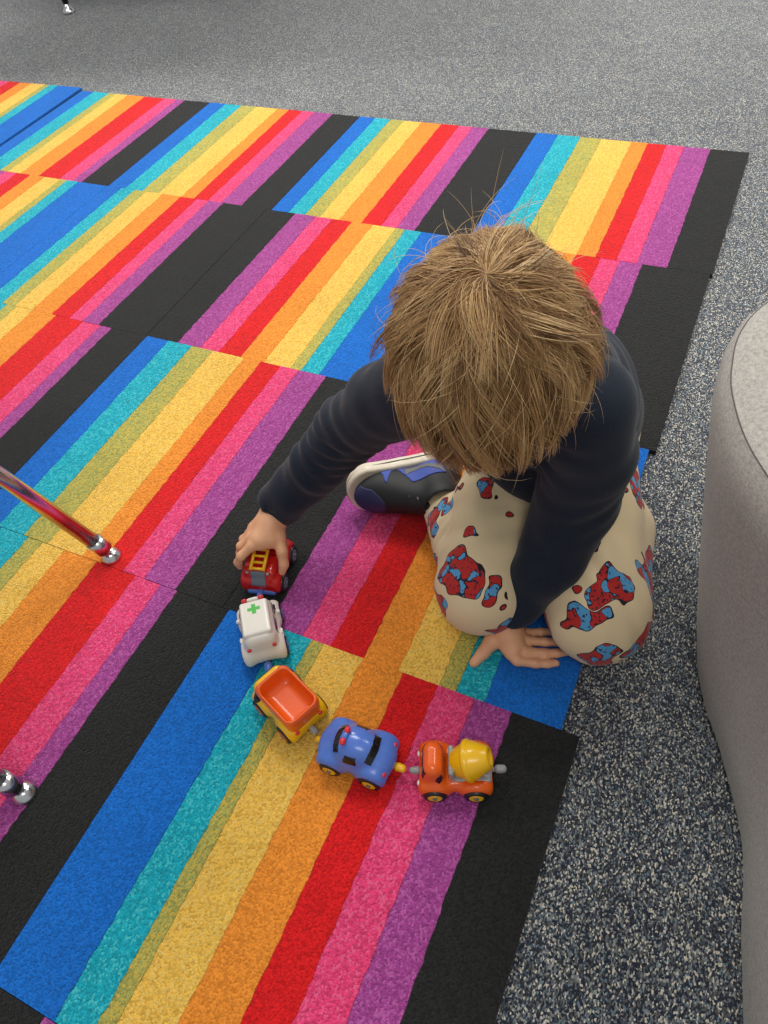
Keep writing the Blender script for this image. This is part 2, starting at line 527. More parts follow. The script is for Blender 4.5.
# ------------------------------------------------------------------ rug: loose carpet tiles, each with its coloured stripes
PILE = .0095
TS = .5
ORDER = ['black', 'purple', 'pink', 'red', 'orange', 'yellow', 'olive', 'teal', 'blue']      # from the right
W = {
    'P': [.17, .118, .08, .086, .076, .145, .102, .113, .110],
    'Q': [.255, .088, .076, .100, .114, .104, .078, .090, .095],
    'S': [.185, .062, .095, .150, .132, .095, .060, .120, .101],
    'R': [.168, .098, .098, .097, .116, .118, .038, .088, .179],
}
RM = [('blue', .200), ('teal', .078), ('olive', .046), ('yellow', .116), ('orange', .104), ('red', .102), ('pink', .088), ('purple', .110), ('black', .156)]
LAY = [
    (0, ['P', 'Q', 'P', 'S', 'M'], [(.007, 0), (-.004, 0), (-.006, 0), (-.006, 0), (-.030, .035)]),
    (1, ['Q', 'M', 'Q', 'M', 'S'], [(-.001, 0), (-.022, 0), (-.030, 0), (-.012, 0), (0, 0)]),
    (2, ['M', 'P', 'S', 'P', 'M'], [(-.022, 0), (-.022, 0), (-.024, 0), (-.02, 0), (0, 0)]),
    (3, ['R', 'S', 'Q', 'R', 'P'], [(.024, 0), (.0, -.001), (0, 0), (0, 0), (0, 0)]),
    (4, ['M', 'Q', 'P', 'S', 'M'], [(.02, -.001), (0, 0), (0, 0), (0, 0), (0, 0)]),
]
rug = empty('rug', (0, 0, FZ), 0, 'large rug of rainbow striped carpet tiles lying on the grey carpet', 'rug')
def stripe_mesh(bl, br, y0, y1, z0, z1):
    """bl, br: lists of x along the length"""
    n = len(bl); V = []; F = []
    for i in range(n):
        y = y0 + (y1 - y0) * i / (n - 1)
        V += [(bl[i], y, z0), (bl[i] + .0001, y, z1 - .0006), (bl[i] + .0005, y, z1), (br[i] - .0005, y, z1), (br[i] - .0001, y, z1 - .0006), (br[i], y, z0)]
    for i in range(n - 1):
        for q in range(5): F.append((i * 6 + q, i * 6 + q + 1, (i + 1) * 6 + q + 1, (i + 1) * 6 + q)[::-1])
    F.append((0, 1, 2, 3, 4, 5)); F.append(tuple((n - 1) * 6 + q for q in range(6))[::-1])
    return V, F
for row, types, offs in LAY:
    for c, ty in enumerate(types):
        ox, oy = offs[c]
        right = (-c + ox) * TS; top = (-row + oy) * TS
        lst = RM if ty == 'M' else list(zip(ORDER, W[ty]))
        tot = sum(w for _, w in lst)
        # neighbours share their edge: end this tile at the next one's start
        nxt = offs[c + 1][0] if c + 1 < len(types) else 0
        if row == 0 and c == 3: nxt = 0.0
        wid = (1 - nxt + ox) * TS - .0003
        hgt = TS - .0003
        lift = random.uniform(0, .0004)
        slab = MB()
        x0, x1, ya, yb = -wid / 2, wid / 2, -hgt / 2, hgt / 2
        V = [(x0, ya, 0), (x1, ya, 0), (x1, yb, 0), (x0, yb, 0), (x0, ya, .0035), (x1, ya, .0035), (x1, yb, .0035), (x0, yb, .0035)]
        slab.add(V, [(0, 3, 2, 1), (4, 5, 6, 7), (0, 1, 5, 4), (1, 2, 6, 5), (2, 3, 7, 6), (3, 0, 4, 7)])
        tile = slab.build('carpet_tile', M_backing, rug, smooth=False)
        tile.location = (right - wid / 2, top - hgt / 2, .0004)
        if row == 0 and c == 4: tile.rotation_euler = (0, 0, .012)
        n = 60
        edge = [x1] * n; x = x1
        for i, (nm, w) in enumerate(lst):
            x -= w / tot * wid
            if i == len(lst) - 1: e2 = [x0] * n
            else:
                e2 = [x + random.uniform(-.0011, .0011) for _ in range(n)]
            z1 = PILE - .0008 + lift + random.uniform(-.0003, .0003)
            V, F = stripe_mesh(e2, edge, ya, yb, .0035, z1)
            mesh_from('stripe', V, F, RUG[nm], tile, smooth=False)
            edge = e2

# ------------------------------------------------------------------ upholstered bench on the right
def spline(pts, n):
    P = np.array(pts, float); m_ = len(P); out = []
    for i in range(m_):
        p0, p1, p2, p3 = P[i - 1], P[i], P[(i + 1) % m_], P[(i + 2) % m_]
        for t in np.linspace(0, 1, n, endpoint=False):
            out.append(.5 * ((2 * p1) + (-p0 + p2) * t + (2 * p0 - 5 * p1 + 4 * p2 - p3) * t * t + (-p0 + 3 * p1 - 3 * p2 + p3) * t ** 3))
    return np.array(out)
top_c = [(.150, -1.47), (.100, -1.406), (.065, -1.349), (.044, -1.29), (.037, -1.245), (.037, -1.19), (.055, -1.13), (.110, -1.045), (.28, -.98), (.45, -.97), (.62, -1.05), (.72, -1.25),
         (.72, -1.50), (.68, -1.75), (.56, -1.92), (.42, -1.93), (.33, -1.85), (.28, -1.73), (.25, -1.62), (.21, -1.54)]
bot_c = [(.168, -1.465), (.142, -1.411), (.124, -1.356), (.118, -1.30), (.122, -1.25), (.135, -1.20), (.16, -1.14), (.21, -1.08), (.31, -1.03), (.45, -1.02), (.58, -1.09), (.66, -1.26),
         (.66, -1.50), (.62, -1.72), (.53, -1.86), (.43, -1.89), (.34, -1.87), (.245, -1.78), (.216, -1.668), (.203, -1.561)]
BH = .40
bench = empty('upholstered_bench', (.4, -1.45, FZ), 0, 'curvy grey fabric upholstered bench on the grey carpet at the right', 'bench')
Tc = spline(top_c, 8); Bc = spline(bot_c, 8)
cen = Tc.mean(0)
nn = len(Tc)
def ring(fr, z, inset=0):
    C = Bc * (1 - fr) + Tc * fr
    d = np.roll(C, -1, 0) - np.roll(C, 1, 0); d /= np.linalg.norm(d, axis=1, keepdims=True)
    nrm = np.stack([-d[:, 1], d[:, 0]], 1)
    s_ = np.sign(((C - cen) * nrm).sum(1).mean())
    C = C - nrm * s_ * inset
    return [(x - .4, y + 1.45, z) for x, y in C]
def loft(rings, capb, capt):
    V = sum(rings, []); F = []
    for i in range(len(rings) - 1):
        for q in range(nn): F.append((i * nn + q, i * nn + (q + 1) % nn, (i + 1) * nn + (q + 1) % nn, (i + 1) * nn + q))
    if capb: F.append(tuple(range(nn)))
    if capt: F.append(tuple((len(rings) - 1) * nn + q for q in range(nn)))
    return V, F
rs = []
for z, b_ in [(.0, .012), (.02, .0), (.08, -.003), (.16, -.004), (.24, -.003), (.31, -.001), (.345, 0), (.362, .0012), (.377, .0045), (.388, .0095), (.3965, .0175)]:
    rs.append(ring(z / BH, z, b_))
V, F = loft(rs, True, False)
side = mesh_from('side_panel', V, F, M_grey_fabric, bench)
rs = [ring(.991, .3965, .0175), ring(1, .401, .028), ring(1, .404, .045), ring(1, .407, .075)]
V, F = loft(rs, False, True)
topo = mesh_from('top_panel', V, F, M_grey_fabric, bench)
sm = MB(); pr = ring(.991, .3966, .0175); sm.tube(pr + [pr[0]], .0007, 6, cap=False)
sm.build('seam', M_seam, bench)
# ------------------------------------------------------------------ chair with chrome legs (seat is left of the frame)
B1 = Vector((-.729, -1.484, 0)); B2 = Vector((-.604, -1.826, 0))
dd = (B2 - B1).normalized(); nl = Vector((-abs(dd.y), -dd.x * math.copysign(1, -dd.y) * -1, 0))
nl = Vector((dd.y, -dd.x, 0)); nl = nl if nl.x < 0 else -nl
mid = (B1 + B2) / 2
chair = empty('chair', (mid.x, mid.y, RUGTOP), 0, 'chair with splayed chrome legs on nickel glides, standing on the striped rug', 'chair')
def clocal(v): return Vector(v) - Vector((mid.x, mid.y, RUGTOP))
feet = [(B1, nl * .30 + dd * .10), (B2, nl * .30 + dd * .0), (B1 + nl * .42, -nl * .18 + dd * .10), (B2 + nl * .42, -nl * .18 - dd * .0)]
SH = .42
tops = []
for fpt, lean in feet:
    g = MB()
    base = Vector((fpt.x, fpt.y, RUGTOP))
    dirv = (Vector((0, 0, 1)) + lean).normalized()
    a = base + Vector((0, 0, .012)) ; t = base + dirv * (SH / dirv.z); tops.append(t)
    g.tube([clocal(a + dirv * .012), clocal(t)], .0118, 20)
    leg = g.build('leg', M_chrome, chair)
    g = MB(); g.lathe([(.0, 0), (.0160, 0), (.0168, .002), (.0155, .0055), (.011, .011), (.008, .014), (0, .0145)], 24, Matrix.Translation(clocal(base)))
    g.build('glide', M_chrome, leg)
    g = MB(); g.tube([clocal(a + dirv * .010), clocal(a + dirv * .036)], .0134, 20)
    g.build('ferrule', M_chrome, leg)
ct = sum((t for t in tops), Vector()) / 4
g = Field((-.36, -.36, -.03), (.36, .36, .03), .008)
Rz = [[nl.x, nl.y, 0], [dd.x, dd.y, 0], [0, 0, 1]]
g.box((0, 0, 0), (.225, .235, .012), .011, Rz, 0)
so = g.build('seat', M_shell, chair)
so.location = clocal(ct - nl * .015 + Vector((0, 0, .006)))
# backrest stands on the far side of the seat
g = Field((-.26, -.26, -.16), (.26, .26, .16), .008)
g.box((0, 0, 0), (.012, .19, .12), .011, Rz, 0)
bo = g.build('backrest', M_shell, chair); bo.location = clocal(ct + nl * .23 + Vector((0, 0, .28)))
for sgn in (-1, 1):
    g = MB(); p0 = ct + nl * .17 + dd * .12 * sgn
    g.tube([clocal(p0), clocal(p0 + nl * .045 + Vector((0, 0, .1))), clocal(p0 + nl * .045 + Vector((0, 0, .34)))], .009, 12)
    g.build('back_post', M_chrome, chair)

# ------------------------------------------------------------------ far table, only a leg is in view
tb = empty('table', (-1.92, .985, FZ), math.radians(14), 'table on thin black legs standing on grey carpet at the far left', 'table')
g = Field((-.85, -.5, -.03), (.85, .5, .03), .01); g.box((0, 0, 0), (.80, .42, .016), .012, None, 0)
o = g.build('tabletop', M_tabletop, tb); o.location = (0, 0, .70)
Rm = Matrix.Rotation(-math.radians(14), 2)
l0 = Rm @ Vector((-2.590 + 1.92, .640 - .985))
for lx, ly in ((l0.x, l0.y), (-l0.x, l0.y), (l0.x, -l0.y), (-l0.x, -l0.y)):
    g = MB(); g.tube([(lx, ly, .03), (lx, ly, .69)], .012, 12)
    leg = g.build('leg', M_powder_black, tb)
    g = MB(); g.lathe([(0, 0), (.024, 0), (.025, .006), (.02, .014), (.012, .02), (.012, .032), (0, .032)], 16, Matrix.Translation((lx, ly, 0)))
    g.build('glide', M_chrome, leg)

# ------------------------------------------------------------------ toy vehicles
TSC = (1.02, 1.13, 1.13)
def wheel(parent, x, y, r, w, hubmat, z=None):
    sgn = 1 if y > 0 else -1
    z = r if z is None else z
    M = Matrix.Translation((x, y, z)) @ Matrix.Diagonal((TSC[2] / TSC[0], 1, 1, 1)) @ Matrix.Rotation(-math.pi / 2 * sgn, 4, 'X')
    g = MB(); g.lathe([(0, -w / 2), (r * .86, -w / 2), (r * .97, -w * .36), (r, -w * .1), (r, w * .15), (r * .96, w * .38), (r * .86, w / 2), (r * .66, w / 2), (r * .62, w * .3), (0, w * .3)], 28, M)
    o = g.build('wheel', M_black_rub, parent)
    g = MB(); g.lathe([(r * .62, w * .28), (r * .60, w * .52), (r * .50, w * .56), (r * .40, w * .38), (r * .24, w * .38), (r * .20, w * .54), (0, w * .58)], 24, M)
    g.build('hub', hubmat, o)
    g = MB(); g.lathe([(r * .22, w * .5), (r * .2, w * .62), (0, w * .64)], 16, M)
    g.build('axle_cap', M_dgrey, o)
    return o
def toy(name, loc, yaw, label, cat):
    t = empty(name, (loc[0], loc[1], RUGTOP + .0002), math.radians(yaw), label, cat, 'toy vehicles coupled in a train on the rug')
    t.scale = TSC; return t
def coupler(parent, pts, rad, mat, tip=None, tipmat=None, tiprad=.005):
    g = MB(); g.tube(pts, rad, 12); o = g.build('coupler', mat, parent)
    if tip is not None:
        f = Field(np.array(tip) - .012, np.array(tip) + .012, .001)
        d = np.array(pts[-1], float) - np.array(pts[0], float); d /= np.linalg.norm(d)
        f.cone(np.array(tip) - d * .003, np.array(tip) + d * .003, tiprad, tiprad * .92, 0)
        f.build('coupler_knob', tipmat, o)
    return o
def blob(name, parent, mat, c, r, h=.0007):
    f = Field(np.array(c) - np.array(r) - .004, np.array(c) + np.array(r) + .004, h); f.ell(c, r, None, 0)
    return f.build(name, mat, parent)
WR = .0125
def wells(f, xs, r=.0142, yin=.0185):
    for x in xs:
        for s in (1, -1): f.cone((x, s * yin, WR), (x, s * .05, WR), r, r, .002, 'cut')

# --- police car
car = toy('toy_police_car', (-0.2279, -1.6254), -177.0, 'shiny blue plastic toy police car with red roof lights, on the rug', 'toy car')
f = Field((-.055, -.036, 0), (.055, .036, .062), .0010)
f.box((0, 0, .020), (.042, .0225, .0125), .0115, None, .006)
f.ell((.000, 0, .030), (.033, .0225, .0235), None, .012)
f.ell((.030, 0, .022), (.018, .020, .0125), None, .010)
f.ell((-.032, 0, .023), (.016, .020, .0135), None, .010)
for x in (.0255, -.0255):
    for s in (1, -1): f.ell((x, s * .0215, .017), (.0185, .0085, .0155), None, .007)
f.plane((0, 0, .006), (0, 0, -1), .003)
wells(f, (.0255, -.0255))
V, F = f.mesh(); V = relax_mesh(V, F)
body = mesh_from('body', V, F, M_blue, car)
def curvedwin(x0, x1, bow, yw, zmin):
    def k(c, n):
        xx = c[:, 0] + bow * (c[:, 1] / .02) ** 2
        return (xx > x0) & (xx < x1) & (np.abs(c[:, 1]) < yw) & (c[:, 2] > zmin) & (n[:, 2] > .1)
    return k
patch_obj('windscreen', V, F, curvedwin(.0165, .0235, .004, .0155, .034), .0004, M_window, car)
patch_obj('rear_window', V, F, curvedwin(-.0290, -.0215, -.005, .0155, .030), .0004, M_window, car)
for s in (1, -1):
    patch_obj('side_window', V, F, lambda c, n, s=s: (c[:, 1] * s > .014) & (c[:, 2] > .0375) & (c[:, 2] < .0455) & (np.abs(c[:, 0] + .0015) < .0085 - (c[:, 2] - .0375) * .25), .0004, M_window, car)
    blob('roof_lamp', car, M_redlamp, (.0105, s * .0065, .0545), (.0038, .0042, .0036))
    blob('tail_lamp', car, M_redlamp, (-.0415, s * .0165, .0275), (.0026, .0034, .0030))
blob('lamp_bar', car, M_blue, (.0105, 0, .0535), (.0034, .0075, .0030))
for x in (.0255, -.0255):
    for s in (1, -1): wheel(car, x, s * .0235, WR, .010, M_yellow)
g = MB(); g.tube([(-.040, 0, .012), (.040, 0, .012)], .006, 10); g.build('underframe', M_black_rub, car)
coupler(car, [(-.042, 0, .014), (-.052, 0, .014)], .0028, M_yellow, (-.0535, 0, .014), M_yellow, .0048)
coupler(car, [(.042, 0, .014), (.050, 0, .014)], .0026, M_yellow, (.0505, 0, .014), M_yellow, .0042)

# --- cement mixer
mxr = toy('toy_cement_mixer', (-0.1108, -1.6004), -157.8, 'orange plastic toy cement mixer truck with a yellow drum, last in the train', 'toy truck')
f = Field((-.055, -.036, 0), (.055, .036, .066), .0010)
f.box((0, 0, .018), (.0415, .0230, .0095), .008, None, .004)
f.box((.0255, 0, .033), (.0165, .0225, .0215), .0095, None, .005, taper=[(0, 2, .16), (1, 2, .12)])
for x in (.0245, -.0225):
    for s in (1, -1): f.ell((x, s * .0215, .0165), (.0185, .0085, .0155), None, .006)
f.box((-.021, 0, .033), (.0205, .0150, .0115), .004, None, .002, 'cut')
f.plane((0, 0, .006), (0, 0, -1), .003)
wells(f, (.0245, -.0225))
V, F = f.mesh(); V = relax_mesh(V, F)
mesh_from('body', V, F, M_orange, mxr)
patch_obj('windscreen', V, F, lambda c, n: (n[:, 0] > .45) & (c[:, 2] > .034) & (c[:, 2] < .048) & (np.abs(c[:, 1]) < .0155) & (c[:, 0] > .02), .0004, M_window, mxr)
for s in (1, -1):
    patch_obj('side_window', V, F, lambda c, n, s=s: (c[:, 1] * s > .015) & (((c[:, 0] - .0175) / .0048) ** 2 + ((c[:, 2] - .0385) / .0052) ** 2 < 1), .0004, M_window, mxr)
    blob('headlamp', mxr, M_white, (.0425, s * .0155, .020), (.0022, .0032, .0030))
f = Field((-.05, -.03, .005), (.02, .03, .07), .001)
f.box((-.0195, 0, .0255), (.0205, .0170, .0035), .002, None, 0)
f.box((.0045, 0, .034), (.0035, .0160, .0115), .003, None, .002)
f.box((-.034, 0, .029), (.003, .010, .006), .003, None, .002)
f.build('drum_cradle', M_grey, mxr)
ax = Vector((-.94, 0, .34)).normalized()
Md = axis_matrix((.0045, 0, .0345), ax) @ Matrix.Diagonal((1.05, 1.05, 1.16, 1))
g = MB(); g.lathe([(0, 0), (.0095, .0005), (.0125, .003), (.0175, .0135), (.0185, .0150), (.0205, .0160), (.0208, .0200), (.0190, .0212), (.0185, .024), (.0115, .0385), (.0095, .0405), (.0065, .0395), (.0060, .036), (0, .036)], 40, Md)
g.build('drum', M_yellow, mxr)
for x in (.0245, -.0225):
    for s in (1, -1): wheel(mxr, x, s * .0240, WR, .010, M_yellow)
g = MB(); g.tube([(-.040, 0, .012), (.040, 0, .012)], .006, 10); g.build('underframe', M_black_rub, mxr)
coupler(mxr, [(-.040, 0, .016), (-.050, 0, .017)], .0026, M_grey, (-.0515, 0, .018), M_grey, .0046)
coupler(mxr, [(.040, 0, .014), (.046, 0, .014)], .0024, M_grey, (.0475, 0, .014), M_grey, .0042)

# --- dump truck
dmp = toy('toy_dump_truck', (-0.3379, -1.6019), 158.0, 'yellow plastic toy dump truck with an empty orange bucket, on the rug', 'toy truck')
f = Field((-.058, -.036, 0), (.058, .036, .062), .0010)
f.box((-.001, 0, .020), (.0415, .0235, .0125), .010, None, .005)
f.box((.0345, 0, .028), (.0085, .0225, .0150), .0080, None, .005, taper=[(1, 2, .1)])
for x in (.0245, -.0245):
    for s in (1, -1): f.ell((x, s * .0215, .0165), (.0185, .0085, .0155), None, .006)
f.plane((0, 0, .006), (0, 0, -1), .003)
wells(f, (.0245, -.0245))
V, F = f.mesh(); V = relax_mesh(V, F)
mesh_from('body', V, F, M_yellow, dmp)
patch_obj('windscreen', V, F, lambda c, n: (n[:, 0] > .5) & (c[:, 2] > .028) & (c[:, 2] < .040) & (np.abs(c[:, 1]) < .014) & (c[:, 0] > .03), .0004, M_window, dmp)
for s in (1, -1):
    patch_obj('side_window', V, F, lambda c, n, s=s: (c[:, 1] * s > .014) & (((c[:, 0] - .0275) / .0062) ** 2 + ((c[:, 2] - .0335) / .0052) ** 2 < 1), .0004, M_window, dmp)
    blob('tail_lamp', dmp, M_redlamp, (-.0415, s * .0165, .0255), (.0022, .0030, .0028))
f = Field((-.055, -.034, .012), (.055, .034, .075), .0010)
f.box((-.0060, 0, .0370), (.0345, .0215, .0170), .009, None, .002, taper=[(0, 2, -.10), (1, 2, -.06)])
f.box((-.0075, 0, .0520), (.0275, .0175, .0190), .0085, None, .003, 'cut', taper=[(0, 2, -.22), (1, 2, -.10)])
f.build('bucket', M_orange, dmp)
for x in (.0245, -.0245):
    for s in (1, -1): wheel(dmp, x, s * .0240, WR, .010, M_orange)
g = MB(); g.tube([(-.040, 0, .012), (.040, 0, .012)], .006, 10); g.build('underframe', M_black_rub, dmp)
coupler(dmp, [(-.041, 0, .014), (-.047, 0, .014)], .0032, M_grey, (-.0475, 0, .014), M_grey, .0040)
coupler(dmp, [(.041, 0, .014), (.047, 0, .014)], .0026, M_yellow, (.0475, 0, .014), M_yellow, .0042)

# --- ambulance
amb = toy('toy_ambulance', (-0.4239, -1.5239), 128.0, 'white plastic toy ambulance with a green cross on its roof', 'toy car')
f = Field((-.058, -.036, 0), (.058, .036, .066), .0010)
f.box((0, 0, .019), (.0425, .0235, .0115), .010, None, .004)
f.box((-.002, 0, .0345), (.0385, .0225, .0195), .010, None, .005, taper=[(0, 2, .16), (1, 2, .10)])
f.box((-.0010, 0, .0525), (.0265, .0172, .0042), .0035, None, .0012)
for x in (.0255, -.0255):
    for s in (1, -1): f.ell((x, s * .0205, .0165), (.0185, .0085, .0155), None, .006)
f.plane((0, 0, .006), (0, 0, -1), .003)
wells(f, (.0255, -.0255))
V, F = f.mesh(); V = relax_mesh(V, F)
mesh_from('body', V, F, M_white, amb)
patch_obj('windscreen', V, F, lambda c, n: (n[:, 0] > .5) & (c[:, 2] > .032) & (c[:, 2] < .047) & (np.abs(c[:, 1]) < .0155) & (c[:, 0] > .02), .0004, M_window, amb)
for s in (1, -1):
    patch_obj('side_window', V, F, lambda c, n, s=s: (c[:, 1] * s > .014) & (c[:, 2] > .033) & (c[:, 2] < .043) & (((np.abs(c[:, 0] - .019) < .0085) | (np.abs(c[:, 0] + .006) < .011))), .0004, M_window, amb)
    blob('tail_lamp', amb, M_redlamp, (-.0370, s * .0150, .0385), (.0022, .0028, .0028))
    blob('roof_lamp', amb, M_redlamp, (.0282, s * .0100, .0552), (.0028, .0040, .0030))
    blob('wing_mirror', amb, M_white, (.0165, s * .0245, .031), (.0034, .0030, .0030))
    blob('door_handle', amb, M_white, (-.012, s * .0245, .028), (.0045, .0022, .0022))
blob('lamp_bar', amb, M_white, (.0282, 0, .0545), (.0026, .0095, .0028))
g = MB()
z = .0566; a_, b_ = .0025, .0076
poly = [(-b_, -a_), (-a_, -a_), (-a_, -b_), (a_, -b_), (a_, -a_), (b_, -a_), (b_, a_), (a_, a_), (a_, b_), (-a_, b_), (-a_, a_), (-b_, a_)]
P2 = [(x + .0115, y, z - .0008) for x, y in poly] + [(x + .0115, y, z + .0002) for x, y in poly]
g.add(P2, [tuple(range(12))[::-1], tuple(range(12, 24))] + [(i, (i + 1) % 12, 12 + (i + 1) % 12, 12 + i) for i in range(12)])
g.build('green_cross', M_green, amb, smooth=False)
for x in (.0255, -.0255):
    for s in (1, -1): wheel(amb, x, s * .0225, WR, .010, M_blue)
g = MB(); g.tube([(-.040, 0, .012), (.040, 0, .012)], .006, 10); g.build('underframe', M_black_rub, amb)
coupler(amb, [(-.042, 0, .013), (-.050, 0, .013)], .0030, M_blue, (-.0515, 0, .013), M_blue, .0052)
coupler(amb, [(.042, 0, .014), (.048, 0, .016)], .0030, M_blue, (.0495, 0, .017), M_blue, .0046)

# --- fire truck, under the child's hand
fir = toy('toy_fire_truck', (-0.4734, -1.4214), 104.0, 'red plastic toy fire truck with a yellow ladder, under the hand', 'toy truck')
f = Field((-.055, -.036, 0), (.055, .036, .066), .0010)
f.box((0, 0, .020), (.0415, .0235, .0125), .009, None, .004)
f.box((.024, 0, .034), (.0165, .0220, .0185), .009, None, .005, taper=[(0, 2, .15), (1, 2, .12)])
f.box((-.016, 0, .031), (.0235, .0215, .0130), .007, None, .004, taper=[(0, 2, .25)])
for x in (.0245, -.0235):
    for s in (1, -1): f.ell((x, s * .0215, .0165), (.0180, .0085, .0155), None, .006)
f.plane((0, 0, .008), (0, 0, -1), .003)
wells(f, (.0245, -.0235))
V, F = f.mesh(); V = relax_mesh(V, F)
mesh_from('body', V, F, M_red, fir)
patch_obj('windscreen', V, F, lambda c, n: (n[:, 0] > .5) & (c[:, 2] > .033) & (c[:, 2] < .046) & (np.abs(c[:, 1]) < .0155) & (c[:, 0] > .02), .0004, M_window, fir)
patch_obj('rear_hatch', V, F, lambda c, n: (n[:, 0] < -.25) & (c[:, 2] > .0245) & (c[:, 2] < .0425) & (np.abs(c[:, 1]) < .0095) & (c[:, 0] < -.02), .0008, M_dgrey, fir)
for s in (1, -1):
    patch_obj('side_window', V, F, lambda c, n, s=s: (c[:, 1] * s > .014) & (np.abs(c[:, 0] - .025) < .0075) & (np.abs(c[:, 2] - .039) < .005), .0004, M_window, fir)
    blob('tail_lamp', fir, M_grey, (-.0335, s * .0135, .0425), (.0020, .0020, .0020))
lad = MB()
p0 = Vector((-.032, 0, .0470)); p1 = Vector((.006, 0, .0560))
for s in (1, -1): lad.tube([p0 + Vector((0, s * .0085, 0)), p1 + Vector((0, s * .0085, 0))], .0022, 8)
lo = lad.build('ladder', M_yellow, fir)
for t in (.06, .3, .54, .78, .97):
    g = MB(); q = p0.lerp(p1, t); g.tube([q + Vector((0, -.0085, 0)), q + Vector((0, .0085, 0))], .0020, 8); g.build('rung', M_yellow, lo)
for x in (.0245, -.0235):
    for s in (1, -1): wheel(fir, x, s * .0240, WR, .010, M_dgrey)
f = Field((-.055, -.034, 0), (.055, .034, .03), .001); f.box((-.001, 0, .010), (.043, .0195, .0045), .004, None, 0)
f.build('bumper', M_blue, fir)
coupler(fir, [(-.040, 0, .012), (-.046, 0, .012)], .0028, M_blue, (-.046, 0, .0125), M_blue, .0045)

# ------------------------------------------------------------------ the child
kid = empty('person', (-.12, -1.15, RUGTOP), 0, 'child in navy top and printed khaki pants kneeling on the rug, right hand on toy', 'person')
KO = np.array([-.12, -1.15, RUGTOP])
def K(*v): return tuple(np.array(v, float) - KO)          # world -> child local
HC = np.array([-.1285, -1.4395, .505])
to_cam = np.array(cloc) - HC; to_cam /= np.linalg.norm(to_cam)
EZ = to_cam.copy()
EY = -np.array(cu); EY -= EZ * (EY @ EZ); EY /= np.linalg.norm(EY)
tilt = math.radians(2)
EZ, EY = EZ * math.cos(tilt) + EY * math.sin(tilt), EY * math.cos(tilt) - EZ * math.sin(tilt)
roll = math.radians(-6)
EX = np.cross(EY, EZ); EY = EY * math.cos(roll) - EX * math.sin(roll)
EX = np.cross(EY, EZ)
HR = [EX, EY, EZ]
def H(x, y, z): return K(*(HC + EX * x + EY * y + EZ * z))

shR = (-.228, -1.335, .365); elR = (-.358, -1.312, .235); wrR = (-.474, -1.368, .088)
shL = (-.070, -1.318, .358); elL = (-.064, -1.306, .205); wrL = (-.1165, -1.392, .044)
pel = (-.125, -1.105, .140); lum = (-.130, -1.150, .225); tho = (-.140, -1.238, .300); c7 = (-.140, -1.320, .385)
hipR = (-.167, -1.135, .110); knR = (-.156, -1.382, .070); anR = (-.296, -1.204, .046)
hipL = (-.108, -1.115, .110); knL = (-.010, -1.362, .060); anL = (-.088, -1.095, .050)
toeL = (-.098, -.985, .03)

def fingers(f, root_k=.004):
    # left hand, flat on the rug: index, middle, ring, little
    for pts, rr in (
        ([(-.107, -1.428, 0.0215), (-.0885, -1.4370, 0.0150), (-.0660, -1.4300, 0.0105), (-.0520, -1.4235, 0.0075), (-.0415, -1.4180, 0.0065)], (.0075, .0068, .0060, .0055, .0048)),
        ([(-.104, -1.420, 0.0225), (-.0835, -1.4215, 0.0165), (-.0600, -1.4125, 0.0110), (-.0455, -1.4050, 0.0080), (-.0340, -1.3985, 0.0065)], (.0075, .0069, .0061, .0056, .0048)),
        ([(-.104, -1.410, 0.0225), (-.0850, -1.4055, 0.0165), (-.0635, -1.3960, 0.0110), (-.0500, -1.3890, 0.0080), (-.0390, -1.3830, 0.0065)], (.0075, .0067, .0059, .0054, .0047)),
        ([(-.106, -1.400, 0.0205), (-.0900, -1.3930, 0.0140), (-.0730, -1.3830, 0.0095), (-.0620, -1.3765, 0.0070), (-.0540, -1.3715, 0.0060)], (.0068, .0060, .0053, .0049, .0043)),
        ([(-.116, -1.408, 0.0275), (-.1265, -1.4255, 0.0215), (-.1330, -1.4400, 0.0130), (-.1405, -1.4560, 0.0070)], (.0120, .0108, .0084, .0066))):
        f.chain([K(*p) for p in pts], rr, root_k)
    # right hand, closed over the toy fire truck: index to little, then thumb
    for pts, rr in (
        ([(-.474, -1.408, .080), (-.4790, -1.4330, .0790), (-.4905, -1.4480, .0690), (-.4970, -1.4520, .0560), (-.4970, -1.4520, .0450)], (.0078, .0072, .0063, .0057, .0049)),
        ([(-.479, -1.398, .080), (-.4880, -1.4200, .0780), (-.5010, -1.4320, .0670), (-.5055, -1.4345, .0510), (-.5030, -1.4345, .0400)], (.0078, .0072, .0063, .0057, .0049)),
        ([(-.484, -1.393, .079), (-.4930, -1.4090, .0760), (-.5060, -1.4180, .0640), (-.5085, -1.4190, .0480), (-.5050, -1.4190, .0380)], (.0076, .0070, .0061, .0055, .0047)),
        ([(-.488, -1.386, .077), (-.4965, -1.3970, .0730), (-.5065, -1.4040, .0610), (-.5090, -1.4050, .0480), (-.5060, -1.4050, .0400)], (.0070, .0063, .0054, .0049, .0042)),
        ([(-.465, -1.385, .080), (-.4530, -1.4020, .0750), (-.4410, -1.4180, .0640), (-.4355, -1.4290, .0490), (-.4375, -1.4350, .0390)], (.0110, .0098, .0078, .0066, .0055))):
        f.chain([K(*p) for p in pts], rr, root_k)

f = Field(K(-.535, -1.60, -.006), K(.075, -.955, .640), .0022)
# torso, neck
f.chain([K(*pel), K(*lum), K(*tho), K(*c7)], (.064, .060, .064, .044), .03)
f.cone(K(shR[0], shR[1] + .012, shR[2] - .006), K(shL[0], shL[1] + .012, shL[2] - .006), .032, .032, .02)
f.chain([K(-.140, -1.315, .385), H(0, -.028, -.062)], (.036, .034), .02)
